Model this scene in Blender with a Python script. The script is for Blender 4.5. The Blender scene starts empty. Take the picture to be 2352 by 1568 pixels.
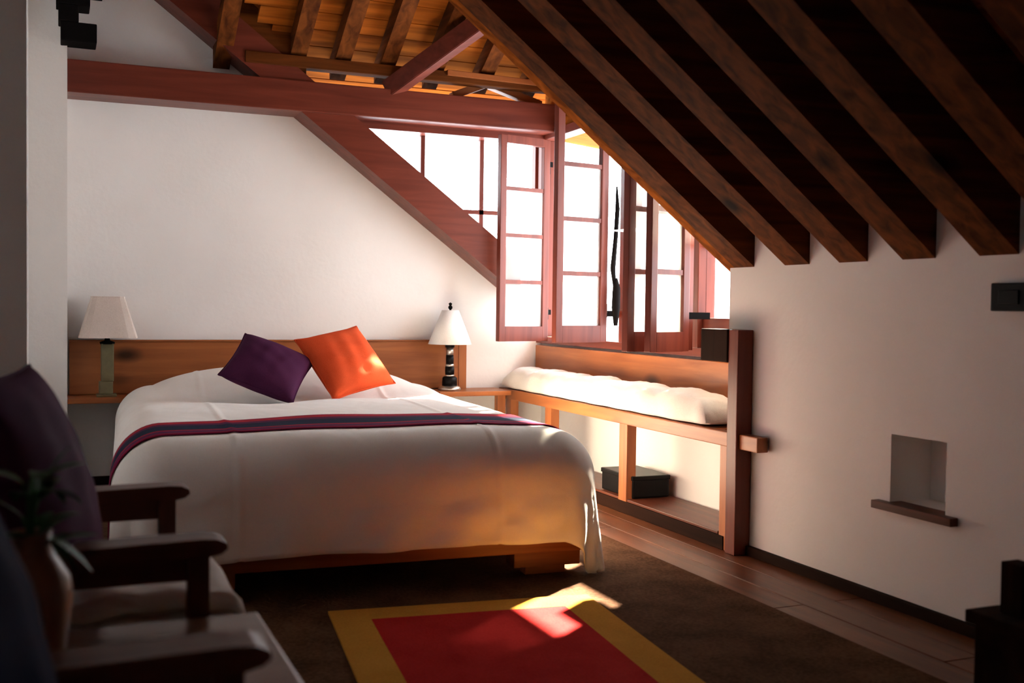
import bpy, bmesh, math, random
from mathutils import Vector, Matrix
random.seed(7)
S = bpy.context.scene
COL = S.collection

# ------------------------------------------------------------------ camera
H = 0.95
TH, PI_, RO = math.radians(23.0), math.radians(1.86), math.radians(0.75)
fwd = Vector((math.sin(TH)*math.cos(PI_), math.cos(TH)*math.cos(PI_), -math.sin(PI_)))
r0 = Vector((math.cos(TH), -math.sin(TH), 0)); u0 = r0.cross(fwd)
right = math.cos(RO)*r0 + math.sin(RO)*u0
up = -math.sin(RO)*r0 + math.cos(RO)*u0
cam = bpy.data.cameras.new('camera'); camo = bpy.data.objects.new('camera', cam); COL.objects.link(camo)
camo.matrix_world = Matrix(((right.x, up.x, -fwd.x, 0), (right.y, up.y, -fwd.y, 0), (right.z, up.z, -fwd.z, H), (0, 0, 0, 1)))
cam.sensor_width = 36.0; cam.lens = 36.0*2468/2352
cam.dof.use_dof = True; cam.dof.focus_distance = 4.9; cam.dof.aperture_fstop = 3.2
cam.clip_start = 0.02
S.camera = camo

# ------------------------------------------------------------------ sky, sun, exposure
w = bpy.data.worlds.new('sky'); S.world = w; w.use_nodes = True
bg = w.node_tree.nodes['Background']; bg.inputs[0].default_value = (0.86, 0.94, 1.0, 1); bg.inputs[1].default_value = 13.0
sl = bpy.data.lights.new('sun_offscreen', 'SUN'); sl.energy = 130.0; sl.angle = math.radians(1.2); sl.color = (1.0, 0.86, 0.66)
so = bpy.data.objects.new('sun_offscreen', sl); COL.objects.link(so)
SUN = Vector((1.0, 0.76, 0.87)).normalized()
so.rotation_euler = SUN.to_track_quat('Z', 'Y').to_euler(); so.location = (6, 6, 6)
S.view_settings.view_transform = 'Standard'
try: S.view_settings.look = 'None'
except Exception: pass
S.view_settings.gamma = 1.0; S.view_settings.use_curve_mapping = False
S.view_settings.exposure = 0.0

# ------------------------------------------------------------------ materials
def newmat(name):
    m = bpy.data.materials.new(name); m.use_nodes = True
    nt = m.node_tree; b = nt.nodes['Principled BSDF']
    return m, nt, b
def N(nt, t, **kw):
    n = nt.nodes.new(t)
    for k, v in kw.items(): setattr(n, k, v)
    return n
def ramp(nt, fac, cols):
    r = N(nt, 'ShaderNodeValToRGB'); e = r.color_ramp.elements
    while len(e) < len(cols): e.new(0.5)
    for i, (p, c) in enumerate(cols): e[i].position = p; e[i].color = (*c, 1)
    nt.links.new(fac, r.inputs[0]); return r.outputs[0]
def bump(nt, b, h, s, d=0.01):
    n = N(nt, 'ShaderNodeBump'); n.inputs['Strength'].default_value = s; n.inputs['Distance'].default_value = d
    nt.links.new(h, n.inputs['Height']); nt.links.new(n.outputs[0], b.inputs['Normal'])
def wood(name, light, dark, axis, rough=0.45, knots=0.0, sc=1.0, spec=0.3):
    m, nt, b = newmat(name); b.inputs['Specular IOR Level'].default_value = spec
    tc = N(nt, 'ShaderNodeTexCoord'); mp = N(nt, 'ShaderNodeMapping')
    s = [14*sc, 14*sc, 14*sc]; s['XYZ'.index(axis)] = 1.1*sc
    mp.inputs['Scale'].default_value = s
    nt.links.new(tc.outputs['Object'], mp.inputs[0])
    n1 = N(nt, 'ShaderNodeTexNoise'); n1.inputs['Scale'].default_value = 1.6; n1.inputs['Detail'].default_value = 6; n1.inputs['Distortion'].default_value = 0.6
    nt.links.new(mp.outputs[0], n1.inputs['Vector'])
    col = ramp(nt, n1.outputs['Fac'], [(0.3, dark), (0.7, light)])
    if knots:
        mp2 = N(nt, 'ShaderNodeMapping'); s2 = [7, 7, 7]; s2['XYZ'.index(axis)] = 3.6; mp2.inputs['Scale'].default_value = s2
        nt.links.new(tc.outputs['Object'], mp2.inputs[0])
        v = N(nt, 'ShaderNodeTexVoronoi'); v.inputs['Scale'].default_value = 0.55; nt.links.new(mp2.outputs[0], v.inputs['Vector'])
        k = ramp(nt, v.outputs['Distance'], [(0.07, (1, 1, 1)), (0.20, (0, 0, 0))])
        mx = N(nt, 'ShaderNodeMix', data_type='RGBA'); nt.links.new(k, mx.inputs[0])
        nt.links.new(col, mx.inputs[6]); mx.inputs[7].default_value = (*[c*0.22 for c in dark], 1)
        col = mx.outputs[2]
    nt.links.new(col, b.inputs['Base Color']); b.inputs['Roughness'].default_value = rough
    bump(nt, b, n1.outputs['Fac'], 0.25, 0.003)
    return m
def fabric(name, c1, c2, scale=260, rough=0.95, bs=0.3, sheen=0.0):
    m, nt, b = newmat(name)
    tc = N(nt, 'ShaderNodeTexCoord')
    n = N(nt, 'ShaderNodeTexNoise'); n.inputs['Scale'].default_value = scale; n.inputs['Detail'].default_value = 3
    n2 = N(nt, 'ShaderNodeTexNoise'); n2.inputs['Scale'].default_value = 7; n2.inputs['Detail'].default_value = 3
    nt.links.new(tc.outputs['Object'], n.inputs['Vector']); nt.links.new(tc.outputs['Object'], n2.inputs['Vector'])
    a = N(nt, 'ShaderNodeMath', operation='ADD'); nt.links.new(n.outputs['Fac'], a.inputs[0]); nt.links.new(n2.outputs['Fac'], a.inputs[1])
    h = N(nt, 'ShaderNodeMath', operation='MULTIPLY'); nt.links.new(a.outputs[0], h.inputs[0]); h.inputs[1].default_value = 0.5
    nt.links.new(ramp(nt, h.outputs[0], [(0.35, c1), (0.65, c2)]), b.inputs['Base Color'])
    b.inputs['Roughness'].default_value = rough; b.inputs['Specular IOR Level'].default_value = 0.03; b.inputs['Sheen Weight'].default_value = sheen
    bump(nt, b, n.outputs['Fac'], bs, 0.002)
    return m
def wrinkled(m, sc, st, dist):
    nt = m.node_tree; b = nt.nodes['Principled BSDF']; old = b.inputs['Normal'].links[0].from_node
    tc = N(nt, 'ShaderNodeTexCoord'); mp = N(nt, 'ShaderNodeMapping'); mp.inputs['Scale'].default_value = sc; mp.inputs['Rotation'].default_value = (0.2, 0.35, 0.15)
    n = N(nt, 'ShaderNodeTexNoise'); n.inputs['Scale'].default_value = 3.0; n.inputs['Detail'].default_value = 2; n.inputs['Distortion'].default_value = 0.35
    nt.links.new(tc.outputs['Object'], mp.inputs[0]); nt.links.new(mp.outputs[0], n.inputs['Vector'])
    bp = N(nt, 'ShaderNodeBump'); bp.inputs['Strength'].default_value = st; bp.inputs['Distance'].default_value = dist
    nt.links.new(n.outputs['Fac'], bp.inputs['Height']); nt.links.new(bp.outputs[0], old.inputs['Normal'])
    return m
def plaster(name, c1, c2):
    m, nt, b = newmat(name)
    tc = N(nt, 'ShaderNodeTexCoord')
    n = N(nt, 'ShaderNodeTexNoise'); n.inputs['Scale'].default_value = 2.2; n.inputs['Detail'].default_value = 6
    n2 = N(nt, 'ShaderNodeTexNoise'); n2.inputs['Scale'].default_value = 38; n2.inputs['Detail'].default_value = 4
    for x in (n, n2): nt.links.new(tc.outputs['Object'], x.inputs['Vector'])
    nt.links.new(ramp(nt, n.outputs['Fac'], [(0.3, c1), (0.7, c2)]), b.inputs['Base Color'])
    b.inputs['Roughness'].default_value = 0.92; b.inputs['Specular IOR Level'].default_value = 0.2
    bump(nt, b, n2.outputs['Fac'], 0.18, 0.006)
    return m
def plain(name, c, rough=0.5, metal=0.0, spec=0.5):
    m, nt, b = newmat(name)
    tc = N(nt, 'ShaderNodeTexCoord'); n = N(nt, 'ShaderNodeTexNoise'); n.inputs['Scale'].default_value = 30
    nt.links.new(tc.outputs['Object'], n.inputs['Vector'])
    nt.links.new(ramp(nt, n.outputs['Fac'], [(0.3, tuple(x*0.82 for x in c)), (0.7, c)]), b.inputs['Base Color'])
    b.inputs['Roughness'].default_value = rough; b.inputs['Metallic'].default_value = metal; b.inputs['Specular IOR Level'].default_value = spec
    return m
def glass(name):
    m = bpy.data.materials.new(name); m.use_nodes = True; nt = m.node_tree; nt.nodes.clear()
    o = N(nt, 'ShaderNodeOutputMaterial'); t = N(nt, 'ShaderNodeBsdfTransparent'); g = N(nt, 'ShaderNodeBsdfGlossy')
    g.inputs['Roughness'].default_value = 0.03; 
    mx = N(nt, 'ShaderNodeMixShader')
    mx.inputs[0].default_value = 0.05; nt.links.new(t.outputs[0], mx.inputs[1]); nt.links.new(g.outputs[0], mx.inputs[2]); nt.links.new(mx.outputs[0], o.inputs[0])
    return m
def frosted(name):
    m = bpy.data.materials.new(name); m.use_nodes = True; nt = m.node_tree; nt.nodes.clear()
    o = N(nt, 'ShaderNodeOutputMaterial'); t = N(nt, 'ShaderNodeBsdfTransparent'); tr = N(nt, 'ShaderNodeBsdfTranslucent'); d = N(nt, 'ShaderNodeBsdfDiffuse')
    tc = N(nt, 'ShaderNodeTexCoord'); n = N(nt, 'ShaderNodeTexNoise'); n.inputs['Scale'].default_value = 9
    nt.links.new(tc.outputs['Object'], n.inputs['Vector'])
    c = ramp(nt, n.outputs['Fac'], [(0.3, (0.86, 0.90, 0.88)), (0.7, (0.97, 0.97, 0.95))])
    nt.links.new(c, tr.inputs[0]); nt.links.new(c, d.inputs[0]); t.inputs[0].default_value = (0.97, 0.98, 0.97, 1)
    m1 = N(nt, 'ShaderNodeMixShader'); m1.inputs[0].default_value = 0.30; nt.links.new(tr.outputs[0], m1.inputs[1]); nt.links.new(d.outputs[0], m1.inputs[2])
    m2 = N(nt, 'ShaderNodeMixShader'); m2.inputs[0].default_value = 0.55; nt.links.new(m1.outputs[0], m2.inputs[1]); nt.links.new(t.outputs[0], m2.inputs[2])
    nt.links.new(m2.outputs[0], o.inputs[0])
    return m
M = {}
M['wall'] = plaster('white_plaster', (0.79, 0.755, 0.72), (0.84, 0.81, 0.78))
for ax in 'XYZ':
    M['pine'+ax] = wood('pine_'+ax, (0.37, 0.118, 0.034), (0.22, 0.062, 0.017), ax, 0.42, 1.0)
    M['mah'+ax] = wood('mahogany_'+ax, (0.155, 0.033, 0.019), (0.09, 0.018, 0.011), ax, 0.36, 0, 1.0, 0.2)
    M['dark'+ax] = wood('dark_timber_'+ax, (0.024, 0.009, 0.005), (0.010, 0.004, 0.0025), ax, 0.7, 0, 1.0, 0.03)
    M['raft'+ax] = wood('rafter_timber_'+ax, (0.135, 0.038, 0.008), (0.038, 0.010, 0.003), ax, 0.7, 1.0, 1.0, 0.04)
    M['chair'+ax] = wood('chair_timber_'+ax, (0.13, 0.036, 0.018), (0.06, 0.016, 0.008), ax, 0.4, 0, 1.0, 0.15)
M['deck'] = wood('roof_board_timber_X', (0.36, 0.098, 0.012), (0.11, 0.028, 0.005), 'X', 0.8, 0, 0.8, 0.02)
M['deckY'] = wood('roof_board_timber_Y', (0.36, 0.098, 0.012), (0.11, 0.028, 0.005), 'Y', 0.8, 0, 0.8, 0.02)
M['table'] = wood('table_timber', (0.20, 0.085, 0.045), (0.11, 0.044, 0.022), 'X', 0.28, 0, 1.0, 0.2)
M['plank'] = wood('floor_timber', (0.17, 0.055, 0.020), (0.08, 0.025, 0.010), 'Y', 0.4)
M['iron'] = plain('black_iron', (0.005, 0.004, 0.004), 0.7, 0.0, 0.03)
M['black'] = plain('black_lacquer', (0.006, 0.005, 0.005), 0.4, 0.0, 0.08)
M['brass'] = plain('pale_metal', (0.62, 0.57, 0.50), 0.3, 0.9)
M['stone'] = plain('green_grey_stone', (0.17, 0.145, 0.07), 0.35)
M['shade'] = fabric('linen_shade', (0.60, 0.50, 0.44), (0.70, 0.60, 0.53), 180)
M['shadew'] = fabric('white_shade', (0.84, 0.82, 0.78), (0.90, 0.88, 0.85), 180)
M['cover'] = fabric('cotton_cover', (0.80, 0.765, 0.71), (0.86, 0.83, 0.785), 300, 0.95, 0.25, 0.1)
M['seat'] = fabric('cream_seat_cotton', (0.76, 0.71, 0.64), (0.84, 0.80, 0.74), 220, 0.95, 0.35)
M['purple'] = fabric('plum_cotton', (0.052, 0.012, 0.040), (0.075, 0.018, 0.056), 300, 0.75, 0.2, 0.0)
M['orange'] = fabric('orange_cotton', (0.60, 0.070, 0.022), (0.74, 0.105, 0.035), 300, 0.8, 0.2, 0.0)
M['navy'] = fabric('navy_cotton', (0.008, 0.013, 0.045), (0.012, 0.019, 0.06), 300, 0.8, 0.2, 0.0)
M['carpet'] = fabric('brown_sisal', (0.060, 0.029, 0.016), (0.135, 0.070, 0.038), 95, 1.0, 0.9)
M['rugred'] = fabric('red_rug_wool', (0.36, 0.016, 0.018), (0.47, 0.028, 0.026), 160, 1.0, 0.6)
M['rugyel'] = fabric('ochre_rug_wool', (0.46, 0.22, 0.032), (0.58, 0.29, 0.05), 160, 1.0, 0.6)
M['leaf'] = plain('plant_leaf', (0.026, 0.10, 0.032), 0.5, 0.0, 0.15)
M['clay'] = plain('brown_clay', (0.26, 0.105, 0.060), 0.4)
def sun_net(name):
    m = frosted(name)
    for n in m.node_tree.nodes:
        if n.type == 'MIX_SHADER' and abs(n.inputs[0].default_value-0.55) < 1e-4: n.inputs[0].default_value = 0.10
    return m
M['sun_net'] = sun_net('sun_dimming_net')  # near-opaque net added to hold back sun at the upper dormer pane
M['glass'] = glass('window_glass'); M['frost'] = frosted('frosted_glass')
def runner_mat():
    m, nt, b = newmat('striped_runner')
    uv = N(nt, 'ShaderNodeUVMap'); sx = N(nt, 'ShaderNodeSeparateXYZ'); nt.links.new(uv.outputs[0], sx.inputs[0])
    r = N(nt, 'ShaderNodeValToRGB'); r.color_ramp.interpolation = 'CONSTANT'
    st = [(0.0, (0.20, 0.012, 0.045)), (0.11, (0.085, 0.018, 0.065)), (0.24, (0.34, 0.02, 0.04)), (0.30, (0.016, 0.022, 0.045)), (0.66, (0.09, 0.018, 0.055)), (0.80, (0.36, 0.022, 0.035)), (0.93, (0.24, 0.014, 0.045))]
    e = r.color_ramp.elements
    while len(e) < len(st): e.new(0.5)
    for i, (p, c) in enumerate(st): e[i].position = p; e[i].color = (*c, 1)
    nt.links.new(sx.outputs[1], r.inputs[0]); nt.links.new(r.outputs[0], b.inputs['Base Color']); b.inputs['Roughness'].default_value = 0.9; b.inputs['Specular IOR Level'].default_value = 0.03
    n = N(nt, 'ShaderNodeTexNoise'); n.inputs['Scale'].default_value = 300; bump(nt, b, n.outputs['Fac'], 0.3, 0.002)
    return m
M['runner'] = runner_mat()
wrinkled(M['cover'], (1.6, 1.0, 2.6), 0.30, 0.04); wrinkled(M['seat'], (4, 2.5, 4), 0.35, 0.03)

# ------------------------------------------------------------------ mesh helpers
class MB:
    def __init__(s): s.bm = bmesh.new()
    def box(s, x0, x1, y0, y1, z0, z1, bev=0.0):
        v = [s.bm.verts.new(p) for p in ((x0,y0,z0),(x1,y0,z0),(x1,y1,z0),(x0,y1,z0),(x0,y0,z1),(x1,y0,z1),(x1,y1,z1),(x0,y1,z1))]
        fs = [s.bm.faces.new([v[i] for i in q]) for q in ((3,2,1,0),(4,5,6,7),(0,1,5,4),(1,2,6,5),(2,3,7,6),(3,0,4,7))]
        if bev:
            es = list({e for f in fs for e in f.edges})
            bmesh.ops.bevel(s.bm, geom=es, offset=bev, segments=2, affect='EDGES', profile=0.6)
        return s
    def prism(s, poly, axis, a, b):
        """extrude a 2-D polygon along an axis: X -> (y,z), Y -> (x,z), Z -> (x,y)"""
        def P(u, v, t): return {'X': (t,u,v), 'Y': (u,t,v), 'Z': (u,v,t)}[axis]
        A = [s.bm.verts.new(P(u,v,a)) for u,v in poly]; B = [s.bm.verts.new(P(u,v,b)) for u,v in poly]
        n = len(poly); s.bm.faces.new(A); s.bm.faces.new(B[::-1])
        for i in range(n): s.bm.faces.new((A[i],B[i],B[(i+1)%n],A[(i+1)%n]))
        return s
    def bar(s, p, q, w, h, upv=(0,0,1), bev=0.0):
        p, q = Vector(p), Vector(q); d = (q-p).normalized(); sd = d.cross(Vector(upv)).normalized(); u = sd.cross(d).normalized()
        v = [s.bm.verts.new(c + sd*a*w/2 + u*b*h/2) for c in (p,q) for a,b in ((-1,-1),(1,-1),(1,1),(-1,1))]
        fs = [s.bm.faces.new([v[i] for i in q_]) for q_ in ((3,2,1,0),(4,5,6,7),(0,1,5,4),(1,2,6,5),(2,3,7,6),(3,0,4,7))]
        if bev: bmesh.ops.bevel(s.bm, geom=list({e for f in fs for e in f.edges}), offset=bev, segments=2, affect='EDGES')
        return s
    def lathe(s, prof, c=(0,0,0), n=28, sq=None):
        rings = []
        for r, z in prof:
            ring = []
            for i in range(n):
                a = 2*math.pi*i/n; k = 1.0
                if sq: k = 1.0/((abs(math.cos(a))**sq + abs(math.sin(a))**sq)**(1/sq))
                ring.append(s.bm.verts.new((c[0]+r*k*math.cos(a), c[1]+r*k*math.sin(a), c[2]+z)))
            rings.append(ring)
        for A, B in zip(rings, rings[1:]):
            for i in range(n): s.bm.faces.new((A[i],A[(i+1)%n],B[(i+1)%n],B[i]))
        if prof[0][0] > 1e-5: s.bm.faces.new(rings[0][::-1])
        if prof[-1][0] > 1e-5: s.bm.faces.new(rings[-1])
        return s
    def tube(s, pts, rad, n=8):
        pts = [Vector(p) for p in pts]; rings = []
        for i, p in enumerate(pts):
            d = (pts[min(i+1,len(pts)-1)]-pts[max(i-1,0)]).normalized()
            a = d.cross(Vector((0.3,0.2,1))).normalized(); b = d.cross(a)
            r = rad[i] if isinstance(rad,(list,tuple)) else rad
            rings.append([s.bm.verts.new(p + (a*math.cos(t*2*math.pi/n)+b*math.sin(t*2*math.pi/n))*r) for t in range(n)])
        for A, B in zip(rings, rings[1:]):
            for i in range(n): s.bm.faces.new((A[i],A[(i+1)%n],B[(i+1)%n],B[i]))
        s.bm.faces.new(rings[0][::-1]); s.bm.faces.new(rings[-1])
        return s
    def build(s, name, mat, parent=None, smooth=False, local=False):
        """vertices are in world space unless local; the object's origin goes to its parent's origin, or to its own base"""
        bmesh.ops.recalc_face_normals(s.bm, faces=s.bm.faces)
        me = bpy.data.meshes.new(name)
        if local: off = Vector((0,0,0))
        elif parent is not None:
            off = Vector(parent.location) + (Vector(parent.parent.location) if parent.parent else Vector((0,0,0)))
        else:
            cs = [v.co for v in s.bm.verts]
            off = Vector(((min(c.x for c in cs)+max(c.x for c in cs))/2, (min(c.y for c in cs)+max(c.y for c in cs))/2, min(c.z for c in cs)))
        bmesh.ops.translate(s.bm, verts=s.bm.verts, vec=-off)
        s.bm.to_mesh(me); s.bm.free()
        if mat: me.materials.append(M[mat])
        if smooth:
            for p in me.polygons: p.use_smooth = True
        o = bpy.data.objects.new(name, me); COL.objects.link(o)
        if parent is not None: o.parent = parent
        elif not local: o.location = off
        return o
def BX(*a, **k): return MB().box(*a, **k)
def tag(o, label, cat, group=None):
    o['label'] = label; o['category'] = cat
    if group: o['group'] = group
    return o
def struct(o, label=None):
    o['kind'] = 'structure'
    if label: o['label'] = label
    return o
def empty(name, loc):
    o = bpy.data.objects.new(name, None); COL.objects.link(o); o.location = loc; o.empty_display_size = 0.1
    return o
def copytree(o, parent=None):
    c = o.copy(); COL.objects.link(c); c.parent = parent
    for ch in o.children: copytree(ch, c)
    return c
def sst(a, b, x):
    t = max(0.0, min(1.0, (x-a)/(b-a))); return t*t*(3-2*t)

# ------------------------------------------------------------------ dimensions of the room
YB = 5.90                      # back wall
XK = 2.48                      # knee wall
XW = 2.70                      # dormer window
YD = 3.62                      # near side of the dormer
SL = 0.77                      # main roof slope
def zr(x): return 1.10 + SL*(2.50-x)          # underside of main rafters
RD = 0.17                      # rafter depth, plumb
EZ = 2.13; DS = 0.60; YR = (YD+YB)/2           # dormer eave height, slope, ridge
def zd(y): return EZ + DS*((YB-y) if y > YR else (y-YD))
def zgab(x): return 1.06 + 0.75*(2.40-x)      # roof line on the gable wall
def xv(y): return 2.50 - (zd(y)+0.16-RD-1.10)/SL       # valley between main roof and dormer roof
XL = -0.62; YN = -1.6          # near left wall, wall behind the camera

# ------------------------------------------------------------------ floor
fl = struct(BX(XL-0.2, 3.0, YN-0.2, YB+0.2, -0.12, -0.02).build('floor', 'plank'), 'dark timber floor showing along the knee wall')
rnd = random.Random(3)
xs = [2.10, 2.225, 2.35, 2.475, 2.60, 2.72]
for i in range(5):
    y = -1.5 + rnd.random()*0.8; y = YN
    cuts = [YN, 0.4+0.5*(i%2), 2.2+0.6*((i+1)%2), 4.1+0.4*(i%3), YB]
    for a, b in zip(cuts, cuts[1:]):
        BX(xs[i]+0.002, xs[i+1]-0.002, a+0.002, b-0.002, -0.02, -0.001+0.001*(i%2), bev=0.002).build('floor_plank', 'plank', fl)
cp = tag(MB().prism([(XL, YN), (2.10, YN), (2.10, YB-0.025), (0.055, YB-0.025), (0.055, YB-0.245), (-0.195, YB-0.17), (-0.195, 3.205), (-0.066, 3.205), (-0.066, 3.075), (XL, 3.075)], 'Z', -0.02, 0.004).build('carpet', 'carpet'), 'brown woven sisal carpet covering the floor', 'carpet')

# ------------------------------------------------------------------ walls
poly = [(XL-0.1, -0.1), (XW+0.16, -0.1), (XW+0.16, 0.73), (2.80, 0.83), (0.30, 2.75), (XL-0.1, 3.40)]
# gable wall: white below the roof line, open above it where the side window of the dormer is
gx = lambda z: 2.40-(z-1.06)/0.75
poly = [(XL-0.1, -0.1), (XW+0.12, -0.1), (XW+0.12, zgab(XW+0.12)+0.03), (XL-0.1, zgab(XL-0.1)+0.03)]
wb = struct(MB().prism(poly, 'Y', YB, YB+0.12).build('wall_back', 'wall'), 'white plastered gable wall behind the bed')
# left wall: a slanting far part, a return and the alcove with the armchairs
MB().prism([(0.050, YB+0.12), (0.050, YB-0.24), (-0.20, YB-0.16), (-0.20, 3.20), (-0.070, 3.20), (-0.070, 3.08), (XL-0.15, 3.08), (XL-0.15, YB+0.12)], 'Z', -0.1, 3.6).build('wall_left', 'wall')
struct(bpy.data.objects['wall_left'], 'white plastered wall beside the bed head')
struct(BX(XL-0.15, XL, YN-0.1, 3.08, -0.1, 3.6).build('wall_alcove', 'wall'), 'white plastered wall behind the armchairs')
struct(BX(XL-0.15, 3.0, YN-0.15, YN, -0.1, 3.6).build('wall_front', 'wall'), 'white plastered wall at the near end of the attic')
# knee wall with the niche
def kneewall():
    m = MB()
    n0, n1, a, b = 2.465, 2.70, 0.335, 0.556
    T = 0.22; zt = zr(XK)+RD+0.01
    m.box(XK, XK+T, YN, n0, -0.1, zt); m.box(XK, XK+T, n1, YD, -0.1, zt)
    m.box(XK, XK+T, n0, n1, -0.1, a); m.box(XK, XK+T, n0, n1, b, zt); m.box(XK+0.17, XK+T, n0, n1, a, b)
    return m
wr = struct(kneewall().build('wall_right', 'wall'), 'low white plastered knee wall under the rafters with a small niche')
BX(XK-0.03, XK+0.05, 2.415, 2.755, 0.31, 0.336, bev=0.003).build('niche_sill', 'chairY', wr)
# wall under the dormer window
struct(BX(XW, XW+0.14, YD, YB, -0.1, 0.735).build('wall_dormer', 'wall'), 'white wall under the dormer window behind the bench')
struct(BX(XK-0.022, XK, YN, 3.50, 0, 0.036, bev=0.003).build('baseboard_right', 'darkY'), 'dark timber baseboard along the knee wall')
struct(BX(0.06, 2.40, YB-0.02, YB, 0, 0.05, bev=0.003).build('baseboard_back', 'darkX'), 'dark timber baseboard along the gable wall')

# ------------------------------------------------------------------ roof (ceiling)
def deck():
    m = MB(); bm = m.bm
    # main roof: closed slab, near part, then part left of the valley
    def slab(pts, t=0.06):
        A = [bm.verts.new((x, y, z)) for x, y, z in pts]; B = [bm.verts.new((x, y, z+t)) for x, y, z in pts]
        bm.faces.new(A); bm.faces.new(B[::-1]); n = len(pts)
        for i in range(n): bm.faces.new((A[i], B[i], B[(i+1)%n], A[(i+1)%n]))
    t0 = RD+0.03
    Z = lambda x: zr(x)+t0
    slab([(XL-0.2, YN-0.2, Z(XL-0.2)), (2.95, YN-0.2, Z(2.95)), (2.95, YD-0.02, Z(2.95)), (XL-0.2, YD-0.02, Z(XL-0.2))])
    v0, v1 = xv(YB), xv(YR)
    slab([(XL-0.2, YD-0.02, Z(XL-0.2)), (v0, YD-0.02, Z(v0)), (v1, YR, Z(v1)), (XL-0.2, YR, Z(XL-0.2))])
    slab([(XL-0.2, YR, Z(XL-0.2)), (v1, YR, Z(v1)), (v0, YB, Z(v0)), (v0, YB+0.15, Z(v0)), (XL-0.2, YB+0.15, Z(XL-0.2))])
    # dormer roof, two slopes
    xe = XW+0.30; k = 0.17
    slab([(v1, YR, zd(YR)+k), (xe, YR, zd(YR)+k), (xe, YB+0.42, EZ-DS*0.42+k), (v0, YB+0.42, EZ-DS*0.42+k), (v0, YB, EZ+k)])  # overhang past the gable lengthened to keep sun off the cushions
    slab([(v1, YR, zd(YR)+k), (v0, YD-0.02, EZ-DS*0.02+k), (xe, YD-0.02, EZ-DS*0.02+k), (xe, YR, zd(YR)+k)])
    return m
ce = struct(deck().build('ceiling', 'deckY'), 'sloping timber roof with dark rafters and a dormer')
# boards under the main deck, between the rafters, running along the room
i = 0; x = 2.44
while x > -0.55:
    x1 = x-0.115
    y1 = YD-0.03
    MB().prism([(x, zr(x)+RD), (x1+0.004, zr(x1+0.004)+RD), (x1+0.004, zr(x1+0.004)+RD+0.028), (x, zr(x)+RD+0.028)], 'Y', YN, y1).build('roof_board', 'deckY', ce)
    x = x1
# main rafters
def rafter(y0, y1, xa, xb, mat='raftX', name='rafter', depth=RD, f=None):
    f = f or zr
    return MB().prism([(xb, f(xb)), (xb, f(xb)+depth), (xa, f(xa)+depth), (xa, f(xa))], 'Y', y0, y1).build(name, mat, ce)
for yc in (3.53, 3.20, 2.90, 2.60, 2.29, 1.99, 1.69, 1.39, 1.09, 0.79, 0.49, 0.19, -0.11):
    rafter(yc-0.07, yc+0.07, XL-0.1, XK+0.05)
# gable rafter that runs down past the dormer, and the tie beam across the gable
rafter(YB-0.20, YB-0.001, XL-0.1, 2.47, 'mahX', 'gable_rafter', 0.215, zgab)
MB().prism([(1.22, zgab(1.22)+0.21), (1.22, zr(1.22)+0.24), (XL-0.1, zr(XL-0.1)+0.24), (XL-0.1, zgab(XL-0.1)+0.21)], 'Y', YB-0.19, YB+0.10).build('verge_board', 'raftX', ce)
BX(0.045, XW+0.02, YB-0.215, YB-0.002, 1.965, 2.125, bev=0.006).build('tie_beam', 'mahX', ce)
rafter(YB-0.62, YB-0.50, XL-0.1, xv(YB-0.56)+0.02)
rafter(YB-0.95, YB-0.83, XL-0.1, xv(YB-0.89)+0.02)
# dormer rafters of the far slope, boards above them, plate and braces
def drafter(xc, wdt=0.07, ymin=YR):
    y0 = YB-0.05; ys = ymin
    while xv(ys) > xc and ys < y0: ys += 0.02
    MB().prism([(y0, zd(y0)+0.02), (ys, zd(ys)+0.02), (ys, zd(ys)+0.13), (y0, zd(y0)+0.13)], 'X', xc-wdt/2, xc+wdt/2).build('dormer_rafter', 'raftY', ce)
for xc in (0.80, 1.18, 1.42, 1.67, 1.95, 2.25, 2.55): drafter(xc, 0.085)
y = YB+0.40
while y > YR+0.02:
    y1 = max(y-0.105, YR); ym = (y+y1)/2
    xa = max(xv(min(ym, YB)), 0.1)
    MB().prism([(y, zd(y)+0.13 if y <= YB else EZ-DS*(y-YB)+0.13), (y1+0.006, zd(y1+0.006)+0.13 if y1 < YB else EZ-DS*(y1+0.006-YB)+0.13), (y1+0.006, (zd(y1+0.006) if y1 < YB else EZ-DS*(y1-YB))+0.155), (y, (zd(y) if y <= YB else EZ-DS*(y-YB))+0.155)], 'X', xa, XW+0.28).build('roof_board', 'deck', ce)
    y = y1
BX(0.9, XW, YB-0.21, YB-0.13, 2.195, 2.255, bev=0.004).build('purlin', 'raftX', ce)
BX(0.2, XW, YR-0.05, YR+0.05, zd(YR)-0.02, zd(YR)+0.14, bev=0.004).build('ridge_beam', 'raftX', ce)
MB().bar((1.68, YB-0.16, 2.125), (2.13, YB-0.70, 2.50), 0.075, 0.10, bev=0.004).build('brace', 'mahX', ce)
MB().bar((2.07, YB-0.10, 2.14), (2.30, YB-0.10, 2.235), 0.06, 0.04, bev=0.003).build('strut', 'pineX', ce)
MB().bar((2.26, YB-0.10, 2.235), (2.62, YB-0.10, 2.135), 0.06, 0.04, bev=0.003).build('strut', 'pineX', ce)
MB().bar((2.0, YB-0.20, 2.245), (2.66, YB-0.20, 2.235), 0.05, 0.03, bev=0.003).build('batten', 'pineX', ce)
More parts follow.
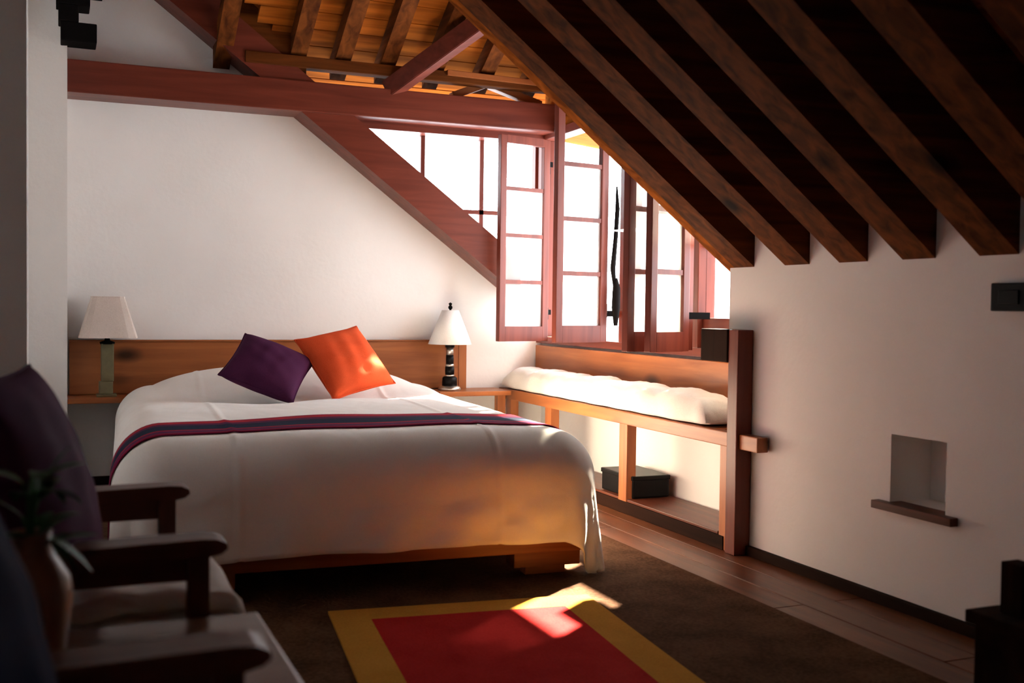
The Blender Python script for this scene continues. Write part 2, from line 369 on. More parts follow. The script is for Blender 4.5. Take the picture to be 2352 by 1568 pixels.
# near cheek of the dormer and its front gable above the window
zc0 = zr(XW); 
MB().prism([(XW+0.1, zr(XW+0.1)), (XW+0.1, EZ+0.15), (xv(YB), EZ+0.15), (xv(YB), zr(xv(YB)))], 'Y', YD-0.03, YD+0.03).build('cheek_panel', 'deck', ce)
zg = 1.985
MB().prism([(XW-0.02, 1.985), (XW+0.55, 1.925), (XW+0.55, 1.955), (XW-0.02, 2.04)], 'Y', YD-0.1, YB+0.1).build('sun_block_eave', 'deck', ce)  # eave added over the window to block the higher sun
for k in range(8):
    za, zb = zg+0.12*k, zg+0.12*k+0.116
    def yr_(z): return max(0.0, (z-EZ-0.15)/DS)
    a0, a1 = YD+yr_(za), YB-yr_(za); b0, b1 = YD+yr_(zb), YB-yr_(zb)
    if b1-b0 < 0.1: break
    MB().prism([(a0, za), (a1, za), (b1, zb), (b0, zb)], 'X', XW, XW+0.03).build('gable_board', 'deck', ce)

# ------------------------------------------------------------------ windows
# window_1: triangular side light of the dormer in the gable plane
def zt1(x): return zr(x)+0.17
w1 = struct(empty('window_1', (2.2, YB-0.02, 1.3)), 'triangular glazed side light between gable rafter and tie beam')
BX(1.45, XW, YB-0.08, YB+0.06, 1.925, 1.966).build('frame', 'mahX', w1)
BX(XW-0.05, XW+0.02, YB+0.02, YB+0.07, zgab(XW)+0.02, 1.97).build('frame', 'mahZ', w1)
def mz(x, wd=0.026): BX(x-wd/2, x+wd/2, YB+0.03, YB+0.055, zgab(x)+0.05, 1.94).build('muntin', 'mahZ', w1)
mz(1.945); mz(2.31)
BX(gx(1.48)-0.1, XW-0.04, YB+0.03, YB+0.055, 1.49, 1.515).build('muntin', 'mahX', w1)
def pane_poly(pts): MB().prism(pts, 'Y', YB+0.040, YB+0.044).build('pane', 'glass', w1)
pane_poly([(gx(1.90), 1.94), (1.935, zgab(1.935)+0.06), (1.935, 1.94)])
pane_poly([(1.955, zgab(1.955)+0.06), (gx(1.50)+0.04, 1.515), (2.298, 1.515), (2.298, 1.94), (1.955, 1.94)])
pane_poly([(2.322, 1.515), (XW-0.05, 1.515), (XW-0.05, 1.94), (2.322, 1.94)])
pane_poly([(gx(1.44)+0.02, 1.49), (2.298, zgab(2.298)+0.06), (2.298, 1.49)])
pane_poly([(2.322, zgab(2.322)+0.06), (XW-0.05, zgab(XW-0.05)+0.06), (XW-0.05, 1.49), (2.322, 1.49)])
# window_2: the dormer front with inward-opening casements
w2 = struct(empty('window_2', (XW, 4.75, 0.73)), 'dormer window front with open red-brown casements')
ZB, ZT = 0.735, 1.985
BX(XW-0.04, XW+0.05, YD, YB, ZB, ZB+0.04, bev=0.003).build('sill', 'mahY', w2)
BX(XW-0.04, XW+0.05, YD, YB, ZT-0.05, ZT, bev=0.003).build('head', 'mahY', w2)
for a, b in ((YB-0.075, YB-0.003), (4.80, 4.87), (4.13, 4.19), (YD+0.003, YD+0.05)):
    BX(XW-0.04, XW+0.05, a, b, ZB+0.04, ZT-0.05, bev=0.003).build('mullion', 'mahZ', w2)
BX(XW-0.01, XW+0.02, YD+0.05, 4.13, 1.225, 1.25).build('muntin', 'mahY', w2)
BX(XW-0.015, XW+0.025, YD+0.05, 4.13, ZB+0.04, 0.91, bev=0.003).build('bottom_rail', 'mahY', w2)  # deep rail added to trim the sun patch on the floor
BX(XW, XW+0.004, YD+0.05, 4.13, 0.91, 1.225).build('pane', 'glass', w2)
BX(XW, XW+0.004, YD+0.05, 4.13, 1.25, ZT-0.05).build('pane', 'sun_net', w2)
def leaf(hinge, free, wd=None, z0=0.765, h=1.175, st=0.042, top=0.045, bot=0.085, bar=0.022, shift=0):
    """casement leaf from its free edge to its hinge edge"""
    hx, hy = hinge; fx, fy = free
    L = math.hypot(hx-fx, hy-fy); ang = math.atan2(hy-fy, hx-fx); t = 0.034
    m = MB(); m.box(0, st, -t/2, t/2, 0, h, bev=0.003); m.box(L-st, L, -t/2, t/2, 0, h, bev=0.003)
    m.box(st, L-st, -t/2, t/2, 0, bot); m.box(st, L-st, -t/2, t/2, h-top, h)
    ph = (h-bot-top-3*bar)/4; z = bot
    for k in range(3): m.box(st, L-st, -t/2+0.004, t/2-0.004, z+ph, z+ph+bar); z += ph+bar
    o = m.build('casement', 'mahZ', None, local=True)
    o.parent = w2; o.location = (fx-XW, fy-4.75, z0-0.73); o.rotation_euler = (0, 0, ang)
    z = bot
    for k in range(4):
        MB().box(st-0.004, L-st+0.004, -0.002, 0.002, z-0.004, z+ph+0.004).build('pane', 'frost', o, local=True); z += ph+bar
    for zz in (0.16, h-0.16):
        MB().lathe([(0.0, -0.035), (0.009, -0.035), (0.009, 0.035), (0.0, 0.035)], (L+0.004, 0, zz), 10).build('hinge', 'iron', o, local=True)
    MB().lathe([(0.0, 0), (0.007, 0.002), (0.008, 0.008), (0.0, 0.012)], (st/2, 0, 0), 10).build('knob', 'brass', o, local=True)
    kn = o.children[-1]; kn.rotation_euler = (math.radians(90), 0, 0); kn.location = (0, -t/2, h*0.5)
    return o
lA = leaf((2.635, 5.70), (2.295, 5.62), z0=0.752, h=1.165)
lB = leaf((2.57, 4.85), (2.255, 4.79), z0=0.775, h=1.185)
lC = leaf((2.53, 4.02), (2.285, 3.93))
lD = leaf((2.62, 4.13), (2.215, 4.00))
for yy, xa, xb in ((4.855, 2.57, 2.665), (4.03, 2.53, 2.665), (5.705, 2.635, 2.67)):
    for z in (0.92, 1.78): MB().bar((xa, yy, z), (xb, yy+0.012, z), 0.007, 0.03).build('strap_hinge', 'iron', w2)
MB().tube([(2.600, 4.80, 1.02), (2.585, 4.80, 1.15), (2.598, 4.80, 1.30), (2.606, 4.80, 1.45), (2.600, 4.80, 1.56)], [0.006, 0.014, 0.012, 0.012, 0.004], 8).build('window_stay', 'iron', w2, smooth=True)
MB().tube([(2.600, 4.79, 0.86), (2.600, 4.79, 0.95), (2.602, 4.79, 1.05), (2.600, 4.79, 1.10)], [0.010, 0.022, 0.020, 0.006], 10).build('window_stay', 'iron', w2, smooth=True)

# ------------------------------------------------------------------ bed
BX0, BX1, BY0, BY1 = 0.285, 1.925, 3.40, 5.80
BA = math.radians(-3.15); BP = (1.0, 5.80)      # the bed stands slightly askew
def brot(x, y):
    c, s_ = math.cos(BA), math.sin(BA); dx, dy = x-BP[0], y-BP[1]
    return BP[0]+c*dx-s_*dy, BP[1]+s_*dx+c*dy
bed = tag(empty('bed', ((BX0+BX1)/2, (BY0+BY1)/2, 0)), 'low double bed with a timber base under the white coverlet', 'bed')
BX(BX0+0.10, BX1-0.06, BY0+0.035, BY0+0.085, 0.085, 0.24, bev=0.004).build('foot_rail', 'pineX', bed)
for a in (BX0+0.10, BX1-0.10): BX(a, a+0.045, BY0+0.09, BY1-0.01, 0.085, 0.24, bev=0.004).build('side_rail', 'pineY', bed)
BX(BX0+0.16, BX1-0.12, BY0+0.10, BY1-0.02, 0.10, 0.16).build('slat_base', 'pineX', bed)
for a, b in ((BX1-0.32, BX1-0.07), (BX0+0.12, BX0+0.37)):
    for c in (BY0+0.06, BY1-0.2): BX(a, b, c, c+0.09, 0.03, 0.085, bev=0.003).build('foot_block', 'pineX', bed); BX(a+0.05, b-0.05, c+0.02, c+0.07, 0.0, 0.03).build('foot_pad', 'pineX', bed)
BX(BX0+0.09, BX1-0.09, BY0+0.09, BY1-0.01, 0.24, 0.44, bev=0.05).build('mattress', 'cover', bed)
bx_, by_ = brot((BX0+BX1)/2, (BY0+BY1)/2); bed.location = (bx_, by_, 0.004); bed.rotation_euler = (0, 0, BA)

R = 0.17
ix0, ix1, iy0 = BX0+R, BX1-R, BY0+R-0.02
def bedtop(x, y):
    z = 0.508 + 0.105*sst(5.10, 5.50, y)*(1-0.9*((x-(ix0+ix1)/2)/((ix1-ix0)/2+0.02))**4) - 0.03*sst(5.55, 5.85, y)
    z += 0.004*math.sin(9*x+2*y)*math.sin(5*y-3*x) + 0.012*math.sin(math.pi*max(0, min(1, (x-ix0)/(ix1-ix0))))
    for sx_ in (0.66, 1.52): z += 0.004*math.exp(-((x-sx_)/0.008)**2)
    for ax_, ay_ in ((0.93, 4.86), (1.17, 4.97), (1.42, 5.05), (0.74, 4.98)): z -= 0.030*math.exp(-((x-ax_)**2+(y-ay_)**2)/0.022)
    return z
def clothmap(x, y, lift=0.0, fold=1.0):
    x, y, z = cloth0(x, y, lift, fold); x, y = brot(x, y); return (x, y, z)
def cloth0(x, y, lift=0.0, fold=1.0):
    cx = min(max(x, ix0), ix1); cy = max(y, iy0)
    dx, dy = x-cx, y-cy; L = math.hypot(dx, dy)
    zt = bedtop(cx, cy)
    if L < 1e-6: return (x, y, zt+lift)
    ux, uy = dx/L, dy/L; r = R
    q = r*math.pi/2
    if L < q: hz, dr = r*math.sin(L/r), r*(1-math.cos(L/r))
    else: hz, dr = r, r+(L-q)
    hang = max(0.0, dr-r)
    corner = abs(ux*uy)*2
    ph = math.atan2(dy, dx)
    hz += fold*hang*(0.10*corner*math.sin(ph*9+0.6) + 0.03*math.sin(13*(x if abs(uy) > abs(ux) else y)+1.3*math.sin(5*x)))
    hz += 0.07*corner*min(hang, 0.2)
    # creases on the foot face
    if uy < -0.7: hz += fold*0.008*sst(0.02, 0.1, hang)*(abs(math.sin(17*hang+5*x+2*math.sin(4*x))) * sst(0.9, 1.3, x) + 0.45*math.sin(23*x+8*hang))
    if uy < -0.7:
        for sx_ in (0.66, 1.52): hz += 0.004*math.exp(-((x-sx_)/0.008)**2)
        hz += fold*0.012*sst(0.03, 0.12, hang)*math.exp(-((x-1.35)/0.35)**2)*abs(math.sin(22*(hang+0.18*(x-1.3))+3*math.sin(6*x)))
    z = zt - dr
    z = max(z, 0.013+0.002*math.sin(20*ph))
    # hem that would lie on the floor moves outwards
    return (cx+ux*(hz+lift), cy+uy*(hz+lift), z+lift*max(0, 1-dr/r))
def clothgrid(name, x0, x1, y0, y1, nx, ny, mat, lift=0.0, thick=0.006, skew=0.0):
    bm = bmesh.new(); g = []
    for j in range(ny+1):
        row = []
        for i in range(nx+1):
            x = x0+(x1-x0)*i/nx; y = y0+(y1-y0)*j/ny + skew*(x-1.0)
            row.append(bm.verts.new(clothmap(x, y, lift)))
        g.append(row)
    ul = bm.loops.layers.uv.new('UVMap')
    for j in range(ny):
        for i in range(nx):
            f = bm.faces.new((g[j][i], g[j][i+1], g[j+1][i+1], g[j+1][i])); f.smooth = True
            for lp, (a, b) in zip(f.loops, ((i, j), (i+1, j), (i+1, j+1), (i, j+1))): lp[ul].uv = (a/nx, b/ny)
    me = bpy.data.meshes.new(name); bm.to_mesh(me); bm.free(); me.materials.append(M[mat])
    o = bpy.data.objects.new(name, me); COL.objects.link(o)
    so_ = o.modifiers.new('thickness', 'SOLIDIFY'); so_.thickness = thick; so_.offset = 1.0
    return o
OV = 0.20+0.30
cv = tag(clothgrid('coverlet', ix0-0.50, ix1+0.50, iy0-OV+0.03, BY1, 240, 170, 'cover'), 'white cotton coverlet draped over the double bed', 'coverlet')
rn = tag(clothgrid('bed_runner', ix0-0.47, ix1+0.42, 3.60, 3.99, 110, 16, 'runner', lift=0.009, thick=0.003, skew=0.045), 'navy and crimson striped woven runner laid across the white coverlet', 'bed runner')

# headboard with its two night shelves
hb = tag(empty('headboard', (1.12, YB-0.03, 0.45)), 'long pine headboard board with a night shelf at each end', 'headboard')
BX(0.06, 2.150, YB-0.045, YB-0.002, 0.475, 0.745, bev=0.004).build('board', 'pineX', hb)
BX(2.150, 2.198, YB-0.05, YB-0.002, 0.455, 0.745, bev=0.004).build('end_board', 'pineZ', hb)
BX(0.06, 2.20, YB-0.055, YB-0.002, 0.745, 0.753, bev=0.002).build('top_edge', 'pineX', hb)
BX(0.05, 0.335, YB-0.26, YB-0.002, 0.447, 0.474, bev=0.004).build('night_shelf', 'pineX', hb)
BX(1.965, 2.395, YB-0.26, YB-0.002, 0.443, 0.470, bev=0.004).build('night_shelf', 'pineX', hb)
BX(2.335, 2.385, YB-0.20, YB-0.15, 0.0, 0.443, bev=0.003).build('support', 'pineZ', hb)

# scatter cushions
def cushion_mesh(s, t, n=26, pinch=0.07, wr=0.0, seed=0):
    rn_ = random.Random(seed); ph = [rn_.uniform(0, 6.28) for _ in range(4)]
    bm = bmesh.new(); G = {}
    for side in (1, -1):
        for j in range(n+1):
            for i in range(n+1):
                u, v = 2*i/n-1, 2*j/n-1
                edge = i in (0, n) or j in (0, n)
                if edge and side == -1: G[(side, i, j)] = G[(1, i, j)]; continue
                sx = u*(1-pinch*(1-v*v)*abs(u)**1.5); sy = v*(1-pinch*(1-u*u)*abs(v)**1.5)
                z = side*t/2*((1-u*u)*(1-v*v))**0.42
                z += wr*math.sin(9*u+5*v+ph[0])*math.sin(7*v-3*u+ph[1])*(1-u*u)*(1-v*v)
                G[(side, i, j)] = bm.verts.new((sx*s/2, sy*s/2, z))
    for side in (1, -1):
        for j in range(n):
            for i in range(n):
                q = [G[(side, i, j)], G[(side, i+1, j)], G[(side, i+1, j+1)], G[(side, i, j+1)]]
                f = bm.faces.new(q if side == 1 else q[::-1]); f.smooth = True
    me = bpy.data.meshes.new('cushion'); bm.to_mesh(me); bm.free(); return me
def seam_part(s, pinch, parent, mat):
    n = 26; pts = []
    def P(u, v): return (u*(1-pinch*(1-v*v)*abs(u)**1.5)*s/2, v*(1-pinch*(1-u*u)*abs(v)**1.5)*s/2, 0)
    for k in range(n): pts.append(P(-1+2*k/n, -1))
    for k in range(n): pts.append(P(1, -1+2*k/n))
    for k in range(n): pts.append(P(1-2*k/n, 1))
    for k in range(n+1): pts.append(P(-1, 1-2*k/n))
    return MB().tube(pts, 0.0035, 6).build('piping', mat, parent, smooth=True, local=True)
def cushion(name, mat, s, t, mw, label, cat='cushion', group=None, wr=0.004, seed=0):
    me = cushion_mesh(s, t, wr=wr, seed=seed); me.materials.append(M[mat])
    o = bpy.data.objects.new(name, me); COL.objects.link(o); o.matrix_world = mw
    seam_part(s, 0.07, o, mat)
    return tag(o, label, cat, group)
def MW(c, cols):
    m = Matrix(((cols[0][0], cols[1][0], cols[2][0], c[0]), (cols[0][1], cols[1][1], cols[2][1], c[1]), (cols[0][2], cols[1][2], cols[2][2], c[2]), (0, 0, 0, 1))); return m
cushion('scatter_cushion', 'purple', 0.355, 0.15, MW((0.905, 5.02, 0.652), ((0.884, -0.294, -0.364), (0.451, 0.74, 0.499), (0.123, -0.605, 0.787))), 'plum purple square cushion on the bed beside the orange one', seed=1)
cushion('scatter_cushion', 'orange', 0.375, 0.15, MW((1.29, 5.10, 0.672), ((0.907, 0.384, 0.172), (-0.379, 0.567, 0.731), (0.183, -0.729, 0.66))), 'bright orange square cushion propped on the bed', seed=2, wr=0.006)

# table lamps
def lampA(loc):
    t = tag(empty('table_lamp', loc), 'table lamp with stone column and beige linen shade on night shelf', 'table lamp')
    x, y, z = loc
    MB().box(x-0.048, x+0.048, y-0.04, y+0.04, z, z+0.012, bev=0.003).build('base', 'stone', t)
    MB().box(x-0.036, x+0.030, y-0.03, y+0.03, z+0.012, z+0.075, bev=0.004).build('plinth', 'stone', t)
    MB().box(x-0.026, x+0.034, y-0.028, y+0.028, z+0.075, z+0.265, bev=0.006).build('column', 'stone', t)
    MB().lathe([(0.034, 0.262), (0.036, 0.272), (0.014, 0.28), (0.010, 0.30), (0.010, 0.34)], (x+0.004, y, z), 20).build('socket', 'iron', t, smooth=True)
    s = MB().lathe([(0.138, 0.295), (0.078, 0.497), (0.0755, 0.497), (0.1355, 0.295), (0.138, 0.295)], (x+0.006, y, z), 4*8, 8).build('shade', 'shade', t)
    MB().lathe([(0.0795, 0.492), (0.0795, 0.500), (0.0745, 0.500), (0.0745, 0.492), (0.0795, 0.492)], (x+0.006, y, z), 32, 8).build('rim', 'shade', s)
    MB().bar((x-0.07, y, z+0.335), (x+0.08, y, z+0.335), 0.004, 0.004).build('spider', 'iron', t)
def lampB(loc):
    t = tag(empty('table_lamp', loc), 'table lamp with black banded turned stem and white shade', 'table lamp')
    x, y, z = loc
    MB().lathe([(0.0, 0), (0.062, 0), (0.066, 0.008), (0.060, 0.018), (0.048, 0.026), (0.0, 0.026)], loc).build('base', 'brass', t, smooth=True)
    MB().lathe([(0.0, 0.022), (0.044, 0.022), (0.042, 0.07), (0.034, 0.078), (0.0, 0.078)], loc).build('foot', 'black', t, smooth=True)
    for a, b, m_, r in ((0.076, 0.090, 'brass', 0.025), (0.088, 0.135, 'black', 0.0255), (0.133, 0.150, 'brass', 0.023), (0.148, 0.20, 'black', 0.0215), (0.198, 0.245, 'brass', 0.020), (0.243, 0.27, 'black', 0.026)):
        MB().lathe([(0.0, a), (r, a), (r*1.06, (a+b)/2), (r, b), (0.0, b)], loc, 22).build('stem', m_, t, smooth=True)
    s = MB().lathe([(0.125, 0.262), (0.048, 0.455), (0.0455, 0.455), (0.1225, 0.262), (0.125, 0.262)], loc, 36).build('shade', 'shadew', t, smooth=True)
    MB().lathe([(0.0, 0.268), (0.006, 0.268), (0.006, 0.46), (0.012, 0.465), (0.012, 0.475), (0.006, 0.482), (0.011, 0.492), (0.0, 0.50)], loc, 16).build('finial', 'iron', t, smooth=True)
    MB().bar((x-0.047, y, z+0.452), (x+0.047, y, z+0.452), 0.004, 0.004).build('spider', 'iron', t)
lampA((0.232, YB-0.15, 0.474))
lampB((2.062, YB-0.14, 0.470))

# ------------------------------------------------------------------ window seat
ws = tag(empty('window_bench', (2.54, 4.7, 0)), 'pine window bench with slim legs and lower shelf under the dormer', 'bench')
FX = 2.42
BX(FX, FX+0.05, 3.335, YB-0.01, 0.412, 0.470, bev=0.004).build('front_rail', 'pineY', ws)
BX(FX+0.05, XW-0.03, 3.64, YB-0.01, 0.448, 0.469, bev=0.002).build('seat_board', 'pineY', ws)
BX(XW-0.055, XW-0.03, 3.64, YB-0.03, 0.470, 0.722, bev=0.004).build('backboard', 'pineY', ws)
for y0 in (5.17, 4.34): BX(FX+0.005, FX+0.055, y0, y0+0.075, 0.0, 0.415, bev=0.003).build('leg', 'pineZ', ws)
BX(FX+0.005, FX+0.055, 5.72, 5.79, 0.0, 0.415, bev=0.003).build('leg', 'pineZ', ws)
BX(FX+0.005, FX+0.055, 3.53, 3.585, 0.0, 0.415, bev=0.003).build('leg', 'pineZ', ws)
BX(FX-0.014, FX+0.057, 3.45, 3.515, 0.0, 0.872, bev=0.004).build('end_post', 'mahZ', ws)
BX(FX-0.02, FX+0.055, 3.515, 3.70, 0.745, 0.872, bev=0.004).build('post_block', 'darkZ', ws)
BX(FX+0.01, XW-0.02, 3.60, YB-0.01, 0.045, 0.066, bev=0.003).build('lower_shelf', 'chairY', ws)
BX(FX, FX+0.03, 3.55, YB-0.01, 0.0, 0.055, bev=0.003).build('bottom_rail', 'darkY', ws)
# seat pad: long soft mattress
def pad(name, x0, x1, y0, y1, z0, t, mat, label, cat, seed=0, nx=16, ny=80):
    bm = bmesh.new(); rg = random.Random(seed)
    G = {}
    for side in (1, -1):
        for j in range(ny+1):
            for i in range(nx+1):
                if side == -1 and (i in (0, nx) or j in (0, ny)): G[(side, i, j)] = G[(1, i, j)]; continue
                u, v = 2*i/nx-1, 2*j/ny-1
                x = (x0+x1)/2+(x1-x0)/2*u; y = (y0+y1)/2+(y1-y0)/2*v
                du = (1-abs(u)**4)**0.5; dv = (1-abs(v)**14)**0.5
                tuft = 0.004*math.sin(14*y)*math.sin(9*x+0.4)+0.005*math.sin(23*y+3*math.sin(12*x))+0.006*math.sin(41*y+20*x)
                if side == 1: z = z0+0.02+(t-0.02)*du*dv*(1.0)+tuft*du*dv
                else: z = z0+0.02*(1-du*dv)
                z += 0.004*math.sin(30*y)*(1 if i in (0, nx) else 0)*(1 if side == 1 else 0)
                G[(side, i, j)] = bm.verts.new((x+0.006*math.sin(25*y)*abs(u), y, max(z, z0)))
    for side in (1, -1):
        for j in range(ny):
            for i in range(nx):
                q = [G[(side, i, j)], G[(side, i+1, j)], G[(side, i+1, j+1)], G[(side, i, j+1)]]
                f = bm.faces.new(q if side == 1 else q[::-1]); f.smooth = True
    me = bpy.data.meshes.new(name); bm.to_mesh(me); bm.free(); me.materials.append(M[mat])
    o = bpy.data.objects.new(name, me); COL.objects.link(o); return tag(o, label, cat)
pad('seat_pad', FX-0.005, XW-0.058, 3.67, YB-0.02, 0.471, 0.125, 'seat', 'long cream cotton seat pad lying on the window bench', 'seat pad', 4)
tag(BX(FX+0.035, XW-0.05, 4.33, 4.64, 0.067, 0.165, bev=0.008).build('storage_box', 'black'), 'black box pushed onto the lower shelf of the window bench', 'box')
MB_ = bpy.data.objects['storage_box']
BX(FX+0.031, XW-0.046, 4.326, 4.644, 0.150, 0.172, bev=0.005).build('lid', 'black', MB_)

# ------------------------------------------------------------------ rug
rg = tag(empty('rug', (1.13, 2.45, 0.004)), 'red rug with an ochre yellow border on the brown carpet', 'rug')
def quad(pts, z0, z1, name, mat): return MB().prism(pts, 'Z', z0, z1).build(name, mat, rg)
A, B, C_, D_ = (0.765, 3.215), (1.60, 3.115), (1.42, 1.55), (0.585, 1.65)
def lerp2(a, b, t): return (a[0]+(b[0]-a[0])*t, a[1]+(b[1]-a[1])*t)
def inset(w_):
    c = ((A[0]+C_[0])/2, (A[1]+C_[1])/2); ex = Vector((B[0]-A[0], B[1]-A[1])); ey = Vector((D_[0]-A[0], D_[1]-A[1])); exn, eyn = ex.normalized(), ey.normalized()
    r = []
    for p, a, b in ((A, 1, 1), (B, -1, 1), (C_, -1, -1), (D_, 1, -1)):
        q = Vector(p)+exn*w_*a+eyn*w_*b; r.append((q.x, q.y))
    return r
I_ = inset(0.115)
quad(I_, 0.004, 0.0125, 'field', 'rugred')
O_ = [A, B, C_, D_]
for k in range(4): quad([O_[k], O_[(k+1) % 4], I_[(k+1) % 4], I_[k]], 0.004, 0.012, 'border', 'rugyel')

# ------------------------------------------------------------------ armchairs on the left
def armchair(cx, cy, label):
    t = tag(empty('armchair', (cx, cy, 0)), label, 'armchair', None)
    def b(n, x0, x1, y0, y1, z0, z1, m, bev=0.004): return BX(cx+x0, cx+x1, cy+y0, cy+y1, z0, z1, bev=bev).build(n, m, t)
    for s in (-1, 1):
        ya, yb = (s*0.275-0.022, s*0.275+0.022)
        b('leg', 0.20, 0.235, ya+0.004, yb-0.004, 0, 0.53, 'chairZ'); b('leg', -0.30, -0.262, ya+0.004, yb-0.004, 0, 0.86, 'chairZ')
        # arm with rounded nose
        pr = [(-0.31, 0.528), (0.235, 0.528), (0.252, 0.532), (0.262, 0.540), (0.260, 0.549), (0.245, 0.556), (0.22, 0.558), (-0.31, 0.548)]
        MB().prism([(cx+u, v) for u, v in pr], 'Y', cy+ya-0.012, cy+yb+0.012).build('arm', 'chairX', t)
        b('arm_apron', -0.262, 0.20, ya+0.012, yb-0.012, 0.485, 0.528, 'chairX', 0.002)
        b('side_rail', -0.262, 0.20, ya+0.01, yb-0.01, 0.30, 0.37, 'chairX', 0.002)
    b('front_rail', 0.205, 0.23, -0.255, 0.255, 0.30, 0.37, 'chairY'); b('back_rail', -0.295, -0.268, -0.255, 0.255, 0.80, 0.86, 'chairY'); b('back_rail', -0.295, -0.268, -0.255, 0.255, 0.40, 0.45, 'chairY')
    for k in range(5): b('back_slat', -0.29, -0.275, -0.22+k*0.1, -0.18+k*0.1, 0.45, 0.80, 'chairZ', 0.002)
    b('seat_base', -0.262, 0.225, -0.25, 0.25, 0.345, 0.372, 'chairX', 0.003)
    return t
ch1 = armchair(0.0, 2.115, 'dark wooden armchair holding the plum cushion')
ch2 = armchair(-0.035, 0.985, 'dark wooden armchair holding the navy cushion')
ch1.location.z = ch2.location.z = 0.004
def seatcover(name, cx, cy, label):
    bm = bmesh.new(); nx, ny = 40, 40; G = []
    x0, x1, y0, y1, r, zt = cx-0.25, cx+0.305, cy-0.215, cy+0.215, 0.05, 0.452
    lx, ly = 0.34, 0.035
    for j in range(ny+1):
        row = []
        for i in range(nx+1):
            a = x0+(x1+lx-x0)*i/nx; b_ = y0-ly+(y1-y0+2*ly)*j/ny
            c, d = min(a, x1-r), min(max(b_, y0), y1); dx, dy = a-c, b_-d
            q = r*math.pi/2
            if dx < q: hx, dz = r*math.sin(dx/r), r*(1-math.cos(dx/r))
            else: hx, dz = r+0.03*(dx-q)+0.006*math.sin(40*b_), r+dx-q
            z = zt-dz-0.6*abs(dy)+0.006*math.sin(22*b_+4*math.sin(9*a))*math.sin(13*a)+0.003*math.sin(60*a+8*b_)
            row.append(bm.verts.new((c+hx, d+dy*0.8, z)))
        G.append(row)
    for j in range(ny):
        for i in range(nx): bm.faces.new((G[j][i], G[j][i+1], G[j+1][i+1], G[j+1][i])).smooth = True
    me = bpy.data.meshes.new(name); bm.to_mesh(me); bm.free(); me.materials.append(M['seat'])
    o = bpy.data.objects.new(name, me); COL.objects.link(o); m = o.modifiers.new('t', 'SOLIDIFY'); m.thickness = 0.012; m.offset = -1
    tag(o, label, 'seat cover')
    BX(cx-0.25, cx+0.27, cy-0.225, cy+0.225, 0.374, 0.436, bev=0.018).build('seat_cushion', 'seat', o) if False else None
    return o
def seatcush(cx, cy, label):
    return tag(BX(cx-0.255, cx+0.285, cy-0.226, cy+0.226, 0.372, 0.432, bev=0.02).build('seat_cushion', 'seat', smooth=True), label, 'cushion')
seatcush(0.0, 2.115, 'cream seat cushion under the cotton throw of the armchair with plum cushion')
seatcush(-0.035, 0.985, 'cream seat cushion in the armchair with navy cushion')
seatcover('seat_throw', 0.0, 2.115, 'cream cotton throw hanging over the front of the armchair seat')
def leaning(name, mat, c, s, t, lean, yaw, label, seed):
    n = Vector((math.cos(lean), 0, math.sin(lean))); n.rotate(Matrix.Rotation(yaw, 3, 'Z'))
    y_ = Vector((0, 0, 1)); x_ = y_.cross(n).normalized(); y_ = n.cross(x_).normalized()
    return cushion(name, mat, s, t, MW(c, (x_, y_, n)), label, seed=seed)
leaning('scatter_cushion', 'purple', (-0.035, 1.975, 0.640), 0.40, 0.15, math.radians(18), math.radians(-14), 'plum purple cushion standing upright in the wooden armchair', 5)
leaning('scatter_cushion', 'navy', (-0.10, 1.03, 0.62), 0.38, 0.17, math.radians(14), math.radians(-10), 'dark navy cushion standing upright in the wooden armchair', 6)

# side table between the chairs
tb = tag(empty('side_table', (0.0, 1.555, 0)), 'low glossy brown wooden side table between the two armchairs', 'side table')
BX(-0.30, 0.305, 1.345, 1.775, 0.415, 0.440, bev=0.005).build('table_top', 'table', tb)
for x0 in (-0.28, 0.245):
    for y0 in (1.365, 1.72): BX(x0, x0+0.035, y0, y0+0.035, 0, 0.415, bev=0.003).build('leg', 'table', tb)
for y0 in (1.372, 1.733): BX(-0.245, 0.245, y0, y0+0.016, 0.36, 0.415).build('apron', 'table', tb)
tb.location.z = 0.004

# vase with a leafy plant
vx, vy, vz = -0.030, 1.50, 0.444
vs = tag(empty('potted_plant', (vx, vy, vz)), 'leafy green plant in a brown clay vase on the side table', 'plant')
MB().lathe([(0.0, 0), (0.034, 0), (0.038, 0.02), (0.044, 0.07), (0.050, 0.125), (0.047, 0.15), (0.030, 0.178), (0.022, 0.195), (0.026, 0.21), (0.021, 0.208), (0.018, 0.19), (0.0, 0.185)], (vx, vy, vz)).build('vase', 'clay', vs, smooth=True)
rl = random.Random(11)
def leafmesh(base, d, L, wd, droop):
    m = MB(); bm = m.bm; d = Vector(d).normalized(); side = d.cross(Vector((0, 0, 1))).normalized(); rows = []
    n = 7
    for k in range(n+1):
        t = k/n; c = Vector(base)+d*L*t+Vector((0, 0, -droop*t*t)); wv = wd*math.sin(math.pi*min(1, t*0.94+0.04))**0.8*(1-0.25*t)
        rows.append([bm.verts.new(c-side*wv+Vector((0, 0, 0.15*wv))), bm.verts.new(c), bm.verts.new(c+side*wv+Vector((0, 0, 0.15*wv)))])
    for a, b in zip(rows, rows[1:]):
        for q in range(2): bm.faces.new((a[q], a[q+1], b[q+1], b[q])).smooth = True
    return m
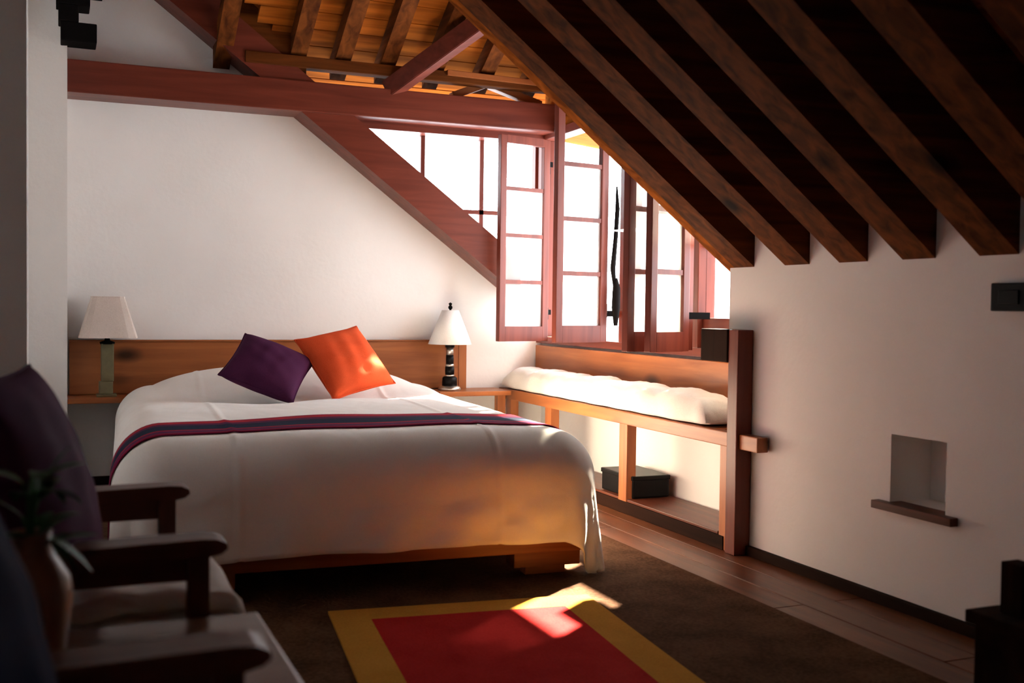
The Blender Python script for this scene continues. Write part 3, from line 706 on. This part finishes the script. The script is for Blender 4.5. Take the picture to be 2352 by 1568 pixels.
for k in range(17):
    a = rl.uniform(0, 6.28); e = rl.uniform(0.05, 1.1); hh = rl.uniform(0.20, 0.30)
    d = (math.cos(a)*math.cos(e), math.sin(a)*math.cos(e), math.sin(e))
    b0 = (vx+0.010*math.cos(a), vy+0.010*math.sin(a), vz+hh-0.02)
    MB().tube([(vx, vy, vz+0.17), (vx+0.004*math.cos(a), vy+0.004*math.sin(a), vz+hh*0.85), b0], 0.0022, 6).build('stem', 'leaf', vs, smooth=True)
    leafmesh(b0, d, rl.uniform(0.06, 0.095), rl.uniform(0.012, 0.020), rl.uniform(0.01, 0.06)).build('leaf', 'leaf', vs, smooth=True)
for d, L, dr in (((1, -0.2, 0.0), 0.075, 0.05), ((-0.6, -0.5, 0.1), 0.10, 0.02), ((0.5, 0.4, -0.1), 0.07, 0.05)):
    leafmesh((vx, vy, vz+0.205), d, L, 0.016, dr).build('leaf', 'leaf', vs, smooth=True)

# ------------------------------------------------------------------ small things on the walls and at the right
sw = tag(BX(XK-0.018, XK, 2.17, 2.30, 0.955, 1.035, bev=0.004).build('wall_plate', 'black'), 'small black plate fixed on the knee wall below the rafters', 'wall plate')
BX(XK-0.022, XK-0.017, 2.20, 2.27, 0.975, 1.015, bev=0.002).build('cover', 'black', sw)
st = tag(empty('chest', (2.01, 1.60, 0.004)), 'low dark wooden chest with raised corner posts beside the knee wall', 'chest')
BX(1.875, 2.14, 1.40, 1.77, 0.004, 0.262, bev=0.004).build('body', 'darkX', st)
BX(1.86, 2.15, 1.385, 1.785, 0.262, 0.292, bev=0.004).build('lid', 'darkX', st)
for x0 in (1.915, 2.10): BX(x0, x0+0.05, 1.68, 1.74, 0.292, 0.405, bev=0.003).build('post', 'darkZ', st)
BX(1.965, 2.10, 1.695, 1.725, 0.35, 0.395, bev=0.003).build('back_rail', 'darkX', st)
# carved dark bracket on the left wall above the tie beam
cb = tag(empty('bracket', (0.06, 5.7, 2.2)), 'dark stepped carved bracket on the wall above the tie beam', 'bracket')
for x0, x1, z0, z1 in ((0.02, 0.18, 2.18, 2.27), (0.01, 0.10, 2.27, 2.35), (0.0, 0.15, 2.35, 2.42), (-0.02, 0.21, 2.42, 2.60)):
    BX(x0, x1, 5.54, 5.70, z0, z1, bev=0.006).build('block', 'iron', cb)
